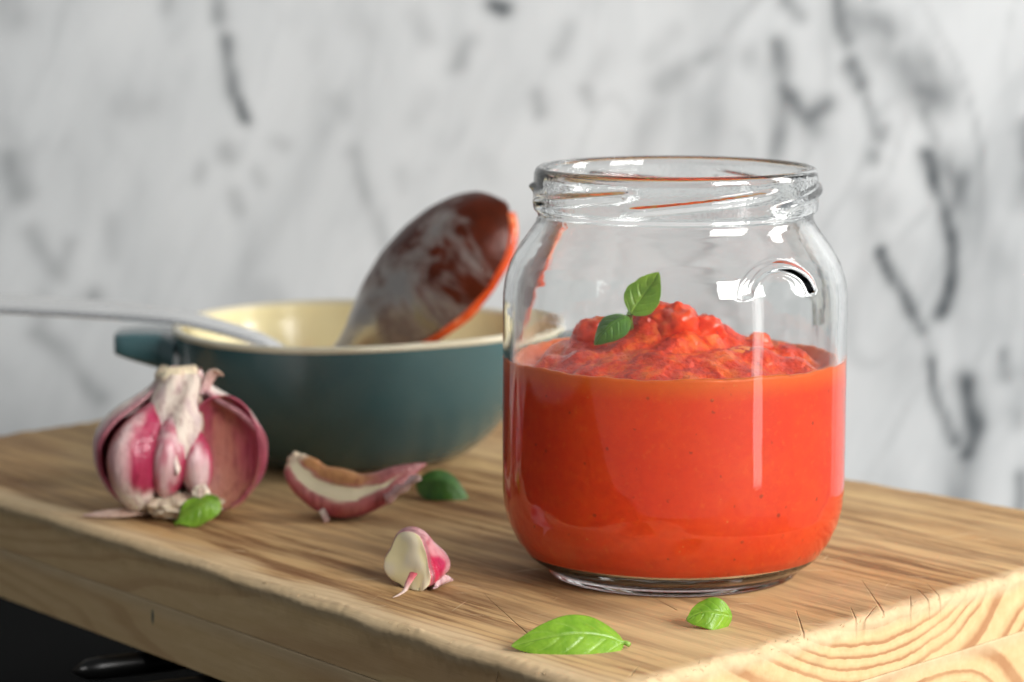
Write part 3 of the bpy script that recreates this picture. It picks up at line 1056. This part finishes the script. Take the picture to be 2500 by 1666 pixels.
# sauce heaped in the hollow of the bowl
sb = NB('spoon_sauce')
sbv = sb.coord()
sb.set(Base_Color=sb.ramp(sb.noise(sbv, 120, 4), [(.3, (.34, .028, .005)), (.5, (.62, .075, .012)), (.68, (.80, .30, .14))]), Roughness=.12, Specular_IOR_Level=.6)
sb.bump(sb.noise(sbv, 300, 3), .4, .001)
ss = np.linspace(.16, .985, 40)[:, None]
tt = np.linspace(-1.30, 1, 41)[None]
wq = np.interp(ss[:, 0], s[:, 0], wb[:, 0])[:, None] * .985
ov = np.clip(-tt - 1, 0, 1)                      # part that hangs over the lower right rim
y = np.maximum(tt, -1) * wq - ov * .0055 * (.12 + .88 * np.sin(7.5 * ss + .2) ** 2) * (1 - .95 * sstep(.50, .72, ss)) * np.sin(np.pi * np.clip((ss - .16) / .86, 0, 1)) ** .5
tc_ = np.clip(np.abs(tt), 0, 1)
zz = -.0010 - .0085 * (1 - tc_ ** 2.0) * .8 * np.sin(np.pi * np.clip((ss - .1) / .92, 0, 1)) ** .7 - .006 * ov
Pq = stk([ss * Lb + 0 * tt, y, zz], -1)
Pq[..., 2] -= .0016 * nz(Pq, 130, 2.) * (1 - tc_ ** 6 * .6)
so = grid('heaped_sauce', Pq @ A3.T + Tr, sb.m, None, flip=True)
so.location = OFF
solidify(so, .0012, -1)
tag(so, 'orange sauce clinging inside the tipped-up spoon bowl', 'sauce')
spoon.location = OFF


# ------------------------------------------------------------------ garlic
def skin_mat(name, rough=.5, sss=.06, streak=60):
    b = NB(name)
    v = b.coord()
    c = c0 = b.attr('tint')
    n = b.noise(b.mapv(v, scale=(1, 1, .14)), streak * 9, 3, .65)
    c = b.mix(b.ramp(n, [(.35, 0), (.75, .5)]), c, (1, .93, .90), 'MULTIPLY')
    c = b.mix(b.ramp(b.noise(b.mapv(v, scale=(1, 1, .3)), 260, 4, .6), [(.42, 0), (.7, .30)]), c, (.46, .20, .20), 'MULTIPLY')
    b.set(Base_Color=c, Roughness=rough, Specular_IOR_Level=.45, Subsurface_Weight=sss, Subsurface_Radius=(1, .6, .5), Subsurface_Scale=.0015)
    vl = b.noise(b.mapv(v, scale=(1, 1, .06)), 900, 2, .6)
    b.put(b.b.inputs['Base Color'], b.mix(b.ramp(vl, [(.54, 0), (.66, .45)]), c, (.40, .16, .20), 'MULTIPLY'))
    fin = b.b.inputs['Base Color'].links[0].from_socket
    b.put(b.b.inputs['Base Color'], b.mix(b.attr('bare', 'Fac'), fin, c0))
    b.bump(b.math('MULTIPLY', b.math('ADD', b.math('ADD', n, vl), b.noise(v, 500, 3)), b.math('SUBTRACT', 1.0, b.attr('bare', 'Fac'))), .5, .0006)
    return b.m


SK = skin_mat('garlic_skin')
GL = skin_mat('garlic_clove_skin', .30, .10)
WHITE = np.array((.80, .74, .66)); PINK = np.array((.66, .16, .22)); MAG = np.array((.46, .035, .10)); PURP = np.array((.26, .055, .10))
CREAM = np.array((.80, .70, .48)); BROWN = np.array((.52, .22, .12)); PALEP = np.array((.70, .47, .47)); TAN = np.array((.62, .46, .34))

GB = empty('garlic_bulb', (-.0942, .8065, 0))
tag(GB, 'opened purple garlic bulb standing at the left with cloves showing', 'garlic bulb')
zprof = np.array([(0, 10), (1.2, 14), (3, 17), (6, 20), (10, 22.3), (15, 23.7), (20, 24), (24, 23.2), (28, 20.5), (31, 16.8), (34, 11.8), (36.5, 8.2), (39, 6.4), (41, 6.0)])


def rz_(z):
    return np.interp(z, zprof[:, 0], zprof[:, 1])


def shell():
    nz_, nt_ = 60, 90
    z = np.linspace(.4, 41, nz_)
    r = rz_(z)
    for _ in range(3):
        r[1:-1] = .25 * r[:-2] + .5 * r[1:-1] + .25 * r[2:]
    # open front: from phi0 (left edge) to phi1 (right edge), measured from the camera side towards +X
    ph1 = np.interp(z, [0, 5, 12, 22, 30, 36, 41], [52, 66, 76, 76, 66, 48, 50])
    ph0 = -np.interp(z, [0, 5, 12, 22, 30, 36, 41], [42, 56, 66, 64, 54, 46, 55])
    u = np.linspace(0, 1, nt_)[None]
    phi = np.radians(ph1[:, None] + (360 + ph0 - ph1)[:, None] * u)
    rr = r[:, None] * (1 + .035 * np.cos(5 * phi + .6) + .02 * np.cos(9 * phi))
    e = np.minimum(u, 1 - u)
    flare = .9 * np.exp(-(e / .025) ** 2) * sstep(3, 12, z)[:, None]
    ro = rr + flare
    Pout = stk([ro * np.sin(phi), -ro * np.cos(phi), np.repeat(z[:, None], nt_, 1)], -1) * .001
    ri = ro - .9
    Pin = stk([ri * np.sin(phi), -ri * np.cos(phi), np.repeat(z[:, None], nt_, 1)], -1) * .001
    P = np.concatenate([Pout, Pin[:, ::-1]], 1)
    n = nz(P * np.array([1, 1, .25]), 420, 3.)
    zz = P[..., 2] * 1000
    m = P.shape[1]
    isin = np.broadcast_to(np.arange(m)[None] >= nt_, P.shape[:2])
    ee = np.concatenate([e, e[:, ::-1]], 1) + 0 * zz
    to = lerp(WHITE, PALEP, sstep(-.05, .55, n))
    to = lerp(to, MAG * .9 + PALEP * .25, np.exp(-(ee / .05) ** 2))
    ti = lerp(MAG * .55 + PURP * .5, BROWN * .9, sstep(-.2, .4, n + .25 * (1 - zz / 24)))
    ti = lerp(ti, PURP * .8, np.exp(-(ee / .06) ** 2))
    tint = np.where(isin[..., None], ti, to)
    return grid('outer_skin', P, SK, GB, cv=True, tint=tint)


shell()


def edge_bead(side):
    z = np.linspace(4, 40.5, 50)
    r = rz_(z)
    for _ in range(3):
        r[1:-1] = .25 * r[:-2] + .5 * r[1:-1] + .25 * r[2:]
    if side > 0:
        ph = np.interp(z, [0, 5, 12, 22, 30, 36, 41], [52, 66, 76, 76, 66, 48, 50])
    else:
        ph = -np.interp(z, [0, 5, 12, 22, 30, 36, 41], [42, 56, 66, 64, 54, 46, 55])
    p = np.radians(ph)
    r = r + .4
    path = stk([r * np.sin(p), -r * np.cos(p), z], -1) * .001
    path += .0004 * stk([nz(path, 160, 1. + side), nz(path, 160, 5.), nz(path, 100, 8.) * 0], -1)
    k = np.linspace(0, 1, 50)
    tint = lerp(MAG * .8 + PALEP * .15, PALEP * .6 + MAG * .15, sstep(.3, 1, k))
    rad_ = np.interp(k, [0, .1, .5, .8, 1], [.0003, .0007, .0009, .0008, .0005]) * (1 if side > 0 else .8)
    tube('skin_edge', path, rad_, SK, GB, n=10, up=(.3, 1, .1), tint=tint)


edge_bead(1)
edge_bead(-1)


def clove(name, base, tip, W, D, bulge, face, tintf, parent, mat=GL, ns=44, nt=40, pw=(.55, .9), seed=0., lump=.05):
    """plump crescent from base to tip; bulge bends the axis along 'face'"""
    base, tip, face = (np.array(v, float) for v in (base, tip, face))
    ax = tip - base
    L = np.linalg.norm(ax)
    axn = ax / L
    fz = face - axn * face.dot(axn)
    fz /= np.linalg.norm(fz)
    sx = np.cross(fz, axn)
    s = np.linspace(0, 1, ns)[:, None]
    th = np.linspace(0, 2 * np.pi, nt, endpoint=False)[None]
    pr = np.clip(s, 1e-4, 1) ** pw[0] * np.clip(1 - s, 0, 1) ** pw[1]
    pr = pr / pr.max()
    pr = np.maximum(pr, .012)
    c, sn = np.cos(th), np.sin(th)
    back = np.where(sn < 0, 1 - .35 * (-sn), 1)
    wv = 1 + lump * np.cos(3 * th + seed + 1.5 * s) + lump * .6 * np.sin(5 * th - 2 * s + seed)
    P = base + ax * s[..., None] + (W / 2 * pr * c * wv)[..., None] * sx + (D / 2 * pr * sn * back * wv + bulge * np.sin(np.pi * s))[..., None] * fz
    tint = tintf(s + 0 * th, th + 0 * s, P)
    return grid(name, P, mat, parent, cv=True, tint=tint, caps=(0, 1))


def t_left(s, th, P):
    n = nz(P * np.array([1, 1, .2]), 500, 2.)
    side = np.cos(th)
    c = lerp(np.array((.84, .62, .60)), np.array((.62, .20, .19)), sstep(-.30, .30, side + .5 * n))
    c = lerp(c, MAG * .9, sstep(.15, .75, -side + .25 * n))
    c = lerp(c, MAG * .8 + PURP * .3, sstep(.62, .95, s + .08 * n))
    c = lerp(c, WHITE * 1.1, (1 - sstep(.10, .24, s + .05 * n)))
    return c


def t_mid(s, th, P):
    n = nz(P * np.array([1, 1, .2]), 500, 6.)
    c = lerp(np.array((.70, .46, .47)), np.array((.56, .19, .24)), sstep(0, .5, n + .2))
    c = lerp(c, MAG, sstep(.55, .98, np.abs(np.cos(th)) + .15 * n) * (1 - sstep(.4, .8, s)))
    return lerp(c, PALEP, 1 - sstep(.0, .1, s))


def t_small(s, th, P):
    n = nz(P * np.array([1, 1, .2]), 600, 9.)
    c = lerp(np.array((.78, .58, .58)), MAG, sstep(.25, .8, s + .3 * n))
    return lerp(c, MAG, sstep(.35, .95, -np.cos(th) + .2 * n))


clove('clove', (-.0120, -.0125, .0020), (-.0035, -.0060, .0350), .0155, .0150, .0065, (-.62, -.78, .10), t_left, GB, seed=.3)
clove('clove', (-.0035, -.0150, .0066), (.0005, -.0085, .0330), .0110, .0110, .0030, (-.15, -1, .1), t_mid, GB, seed=1.1)
clove('clove', (.0060, -.0125, .0070), (.0030, -.0080, .0285), .0092, .0095, .0025, (.25, -1, .1), t_small, GB, seed=2.)
clove('clove', (-.0150, .0060, .0030), (-.003, .002, .035), .017, .016, .004, (-.8, .4, 0), t_left, GB, seed=4.)
clove('clove', (.004, .0120, .0030), (.001, .002, .035), .018, .015, .004, (.2, .9, 0), t_mid, GB, seed=5.)


def socket():
    u = np.linspace(R(8), R(172), 34)[:, None]
    v = np.linspace(R(-100), R(78), 34)[None]
    # hollow left by a missing clove: back half of an egg, open to the camera
    x = .0105 * np.sin(u) ** .9 * np.sin(v)
    yy = .0095 * np.sin(u) ** .9 * np.cos(v)
    z = .0162 * np.cos(u) + 0 * v
    P = stk([.0126 + x, -.0094 + yy * .8, .0185 + z], -1)
    n = nz(P * np.array([1, 1, .3]), 420, 4.)
    c = lerp(np.array((.54, .21, .16)), np.array((.44, .08, .13)), sstep(.1, .75, np.abs(np.sin(v)) + .45 * n + 0 * u))
    c = lerp(c, np.array((.58, .28, .18)), sstep(.5, 1., (1 - P[..., 2] / .034) + .2 * n))
    o = grid('clove_socket', P, SK, GB, tint=c, flip=True)
    solidify(o, .0006, 0)


socket()


def neck():
    nzc, nt_ = 44, 40
    z = np.linspace(.010, .0418, nzc)[:, None]
    th = np.linspace(0, 2 * np.pi, nt_, endpoint=False)[None]
    r = np.interp(z, [.010, .018, .026, .032, .037, .040, .0418], [.0045, .0058, .0068, .0064, .0056, .0062, .0050])
    rr = r * (1 + .10 * np.cos(4 * th + z * 200) + .06 * np.sin(7 * th))
    P = stk([-.0002 + rr * np.sin(th) * 1.05, -.0045 - rr * np.cos(th) * .8, z + .0009 * np.cos(3 * th) * sstep(.036, .0418, z)], -1)
    n = nz(P * np.array([1, 1, .2]), 420, 8.)
    c = lerp(np.array((.76, .64, .50)), np.array((.66, .50, .42)), sstep(-.1, .5, n))
    c = lerp(c, CREAM * 1.05, sstep(.0385, .0412, P[..., 2]))
    grid('stem', P, SK, GB, cv=True, tint=c, caps=(0, 1), flip=True)
    # papery flap hanging from the stem over the middle cloves
    s = np.linspace(0, 1, 40)[:, None]
    t = np.linspace(-1, 1, 25)[None]
    wd = np.interp(s, [0, .25, .5, .7, .85, 1], [.0052, .0064, .0078, .0066, .0038, .0006])
    cx = np.interp(s, [0, .4, .7, 1], [.0004, -.0008, -.0012, .0012])
    wv = .25 * np.sin(9 * s + 2)
    x = cx + t * wd * (1 + .1 * np.sin(11 * s + t))
    z2 = .0408 - .0262 * s + .0015 * t * s
    y = -np.interp(s, [0, .2, .5, .8, 1], [.0092, .0112, .0150, .0188, .0198]) + .0028 * t ** 2 + .0006 * np.sin(5 * t + 6 * s)
    P = stk([x + 0 * z2, y + 0 * x, z2 + 0 * x], -1)
    n = nz(P * np.array([1, 1, .2]), 420, 8.)
    c = lerp(np.array((.76, .65, .55)), np.array((.64, .50, .47)), sstep(-.1, .5, n))
    o = grid('papery_flap', P, SK, GB, tint=c)
    solidify(o, .0004, 0)
    # right curl at the top
    s = np.linspace(0, 1, 24)[:, None]
    t = np.linspace(-1, 1, 15)[None]
    P = stk([.0060 + .0050 * s + .0016 * t, -.0060 - .0016 * np.cos(2.2 * t) + 0 * s, .0350 + .0070 * np.sin(np.pi * .62 * s) - .0018 * t ** 2], -1)
    o = grid('papery_flap', P, SK, GB, tint=lerp(PALEP, TAN * 1.05, s + 0 * t))
    solidify(o, .0005, 0)
    # thin torn skin sticking out at the left shoulder
    P = stk([-.0050 - .0115 * s + .0008 * t, -.0010 - .004 * s + .0025 * t, .0345 - .0040 * s ** 1.2 + .0026 * t * (1 - .4 * s) - .0015 * s], -1)
    o = grid('papery_flap', P, SK, GB, tint=lerp(PALEP * 1.05, np.array((.74, .58, .58)), s + 0 * t))
    solidify(o, .0003, 0)


neck()


def root_plate():
    u = np.linspace(.03, np.pi - .03, 26)[:, None]
    t = np.linspace(0, 2 * np.pi, 60, endpoint=False)[None]
    D = stk([np.sin(u) * np.cos(t), np.sin(u) * np.sin(t), np.cos(u) + 0 * t], -1)
    k = 1 + .22 * nz(D, 3.2, 3.) + .16 * nz(D, 7., 1.)
    P = D * k[..., None] * np.array((.0108, .0088, .0036)) + np.array((.0015, -.0118, .0042))
    n = nz(P, 500, 1.)
    c = lerp(np.array((.78, .68, .50)), np.array((.60, .46, .32)), sstep(.1, .6, n))
    grid('root_plate', P, SK, GB, cv=True, tint=c, caps=(0, 1), flip=True)
    P2 = D * (1 + .2 * nz(D, 3., 9.))[..., None] * np.array((.0026, .0022, .0030)) + np.array((.0072, -.0178, .0080))
    grid('root_plate', P2, SK, GB, cv=True, tint=lerp(CREAM, WHITE, n * .5 + .5), caps=(0, 1), flip=True)


root_plate()

# skin flake lying left of the bulb
s = np.linspace(0, 1, 30)[:, None]
t = np.linspace(-1, 1, 9)[None]
P = stk([-.011 + .022 * s + 0 * t, -.002 * np.sin(np.pi * s) + .0016 * t * np.sin(np.pi * s) ** .6, .0004 + .0009 * (1 + t) * np.sin(np.pi * s) + .0012 * s ** 2], -1)
fl = grid('garlic_skin_flake', P, SK, tint=lerp(np.array((.66, .46, .38)), TAN, s + 0 * t))
fl.location = (-.1105, .7955, .0004)
solidify(fl, .0003, 0)
tag(fl, 'thin pale curl of garlic skin on the board left of the bulb', 'garlic skin')


# long unpeeled clove
def long_clove():
    e = empty('garlic_clove', (-.0440, .795, 0))
    tag(e, 'long curved unpeeled garlic clove with a cream face between bulb and jar', 'garlic clove')
    path = crom(np.array([(-.0172, .003, .0165), (-.0150, .002, .0132), (-.0112, .0008, .0096), (-.0060, 0, .0074), (.0000, .0002, .0066), (.0060, .0012, .0080), (.0112, .0030, .0108), (.0160, .0052, .0132), (.0195, .007, .0144)]), 7)
    m = len(path)
    q = np.linspace(0, 1, m)
    rad = np.interp(q, [0, .06, .16, .32, .48, .62, .76, .88, 1], [.0030, .0046, .0062, .0071, .0070, .0056, .0036, .0017, .0004])
    for _ in range(2):
        rad[1:-1] = .25 * rad[:-2] + .5 * rad[1:-1] + .25 * rad[2:]
    rad *= .93 * (1 + .05 * np.sin(q * 17 + 1))
    T = np.gradient(path, axis=0)
    T /= np.linalg.norm(T, axis=1)[:, None]
    S = np.cross(T, (0, 0, 1.))
    S /= np.linalg.norm(S, axis=1)[:, None]        # points towards the camera side
    U = np.cross(S, T)
    nt = 56
    th = np.linspace(0, 2 * np.pi, nt, endpoint=False)
    # wedge section: rounded belly, ridge towards camera-up, two flatter faces
    k = 1 - .15 * np.cos(3 * (th - R(22))) + .04 * np.cos(2 * th) + .02 * np.cos(5 * th + 1)
    P = path[:, None] + (rad[:, None] * k[None])[..., None] * (np.cos(th)[None, :, None] * S[:, None] * .95 + np.sin(th)[None, :, None] * U[:, None])
    P[..., 2] = np.maximum(P[..., 2], .0003)
    dg = np.degrees(th)[None] + 0 * q[:, None]
    dg = (dg + 180) % 360 - 180
    n = nz(P * np.array([.3, 1, 1]), 420, 3.)
    nn = 26 * n + 10 * nz(P, 170, 8.)
    c = lerp(PURP * 1.2, MAG * .7 + BROWN * .3, sstep(-70, -20, dg + nn))
    c = lerp(c, np.array((.56, .21, .20)), sstep(-45, -8, dg + nn) * .8)
    c = lerp(c, np.array((.82, .73, .50)), (cm := sstep(-4, 0, dg + nn * .4 - 22 * sstep(.45, .8, q)[:, None]) * (1 - sstep(36, 41, dg + nn * .3 + 14 * sstep(.5, .85, q)[:, None])) * (1 - sstep(.70, .84, q))[:, None]))
    c = lerp(c, np.array((.52, .25, .09)), sstep(42, 48, dg + nn * .4) * (dg < 175) * (1 - sstep(.55, .8, q))[:, None])
    c = lerp(c, np.array((.42, .15, .15)), (sstep(42, 48, dg) * (dg < 175)) * sstep(.5, .75, q)[:, None])
    c = lerp(c, np.array((.76, .62, .44)), 1 - sstep(.02, .07, q[:, None] + .01 * n))
    grid('clove_body', P, GL, e, cv=True, tint=c, caps=(0, 1), flip=False, attrs={'bare': cm * .95})
    # dry root end and torn paper
    u = np.linspace(.03, np.pi - .03, 16)[:, None]
    t = np.linspace(0, 2 * np.pi, 24, endpoint=False)[None]
    D = stk([np.sin(u) * np.cos(t), np.sin(u) * np.sin(t), np.cos(u) + 0 * t], -1)
    P = D * (1 + .3 * nz(D, 2.5, 3.))[..., None] * np.array((.0024, .0026, .0022)) + np.array((-.0170, .0025, .0162))
    grid('root_end', P, SK, e, cv=True, caps=(0, 1), flip=True, tint=np.broadcast_to(np.array((.76, .64, .46)), P.shape).copy())
    s = np.linspace(0, 1, 26)[:, None]
    tt = np.linspace(-1, 1, 11)[None]
    P = stk([.0085 + .0095 * s, -.0034 + .0002 * s, .0062 + .0066 * s], -1)
    P = P + stk([-.0006 * tt, -.0009 * np.cos(2 * tt), .0013 * tt * (1 - .7 * s) + .0005 * np.sin(14 * s + 3 * tt)], -1)
    solidify(grid('papery_flap', P, SK, e, tint=lerp(PALEP, np.array((.76, .62, .60)), s + 0 * tt)), .0004, 0)
    P = stk([-.0093 + .0016 * s + .0007 * tt, -.0066 - .0005 * s + 0 * tt, .0040 - .0034 * s + .0004 * tt], -1)
    solidify(grid('papery_flap', P, SK, e, tint=lerp(WHITE * .95, PALEP, s + 0 * tt)), .0004, 0)


long_clove()


# small clove with a cut cream face
def small_clove():
    e = empty('garlic_clove', (-.0245, .7085, 0))
    tag(e, 'short garlic clove with pink skin and bare cream face near the board edge', 'garlic clove')
    # section in the (x,z) plane swept front to back; wedge whose ridge runs up to the top
    ns, nt = 110, 130
    s = np.linspace(0, 1, ns)[:, None]       # 0 = front tail, 1 = back
    th = np.linspace(0, 2 * np.pi, nt, endpoint=False)[None]
    pr = np.clip(s, 1e-4, 1) ** .62 * np.clip(1 - s, 0, 1) ** .42
    pr = np.maximum(pr / pr.max(), .015)
    W, H = .0156, .0130
    # wedge cross section: flat left face, rounded right side
    c_, s_ = np.cos(th), np.sin(th)
    k = 1 + .16 * np.cos(3 * (th - R(98)))
    x = W / 2 * pr * c_ * k
    z = H / 2 * pr * s_ * k
    y = -.0090 + .0200 * s + 0 * th
    zc = np.interp(s, [0, .12, .4, .75, 1], [.0016, .0040, .0066, .0074, .0078])
    xc = np.interp(s, [0, .15, .5, 1], [-.0034, -.0006, .0006, .0000])
    P = stk([x + xc, y, z + zc], -1)
    P[..., 2] = np.maximum(P[..., 2], .0003)
    dg = np.degrees(th) + 0 * s
    n = nz(P * np.array([1, .35, 1]), 480, 5.)
    n2 = nz(P * np.array([1, .5, 1]), 230, 1.)
    sk = lerp(np.array((.72, .36, .38)), MAG * 1.15, sstep(.0, .45, n2 + .35 * n))
    sk = lerp(sk, np.array((.42, .22, .22)), np.exp(-((dg - 100 + 5 * n) / 11) ** 2))
    sk = lerp(sk, np.array((.62, .03, .085)), 1 - sstep(.16, .34, s + .06 * n))
    cr = lerp(np.array((.84, .73, .42)), np.array((.80, .70, .50)), sstep(-.2, .4, n2))
    nl = np.array((-.70, -.68, .22))
    nl /= np.linalg.norm(nl)
    over = P @ nl - (np.array((.0004, 0, .0072)) @ nl + .0016 + .0004 * n2)
    left = sstep(0, .00025, over + .00012 * n)
    P = P - np.clip(over, 0, 1)[..., None] * nl * .92
    P[..., 2] = np.maximum(P[..., 2], .0003)
    sk = lerp(sk, np.array((.34, .16, .17)), np.exp(-((over + .0007) / .0006) ** 2) * .8)
    c = lerp(sk, cr, left)
    grid('clove_body', P, GL, e, cv=True, tint=c, caps=(0, 1), flip=True, attrs={'bare': left})
    # dry tail
    tp = crom(np.array([(-.0010, -.0062, .0050), (-.0026, -.0082, .0030), (-.0036, -.0094, .0014), (-.0056, -.0112, .0006), (-.0070, -.0128, .0005)]), 8)
    q = np.linspace(0, 1, len(tp))
    tube('tail', tp, np.interp(q, [0, .3, .7, 1], [.0012, .0008, .0004, .00008]), SK, e, n=12, flat=.4,
         tint=lerp(np.array((.60, .10, .13)), np.array((.78, .62, .54)), sstep(0, .6, q)))
    s2 = np.linspace(0, 1, 20)[:, None]
    tt = np.linspace(-1, 1, 13)[None]
    P = np.stack(np.broadcast_arrays(.0040 + .0048 * s2 + .0002 * tt, -.0058 + .0072 * s2 + 0 * tt, .0009 + .0012 * (1 + tt) * np.sin(np.pi * np.clip(s2, .02, .98)) ** .5), -1)
    P[..., 0] += .0010 * (1 - tt ** 2)
    solidify(grid('papery_flap', P, SK, e, tint=lerp(np.array((.72, .50, .52)), PALEP, s2 + 0 * tt)), .0004, 0)
    e.rotation_euler = (0, 0, R(8))


small_clove()
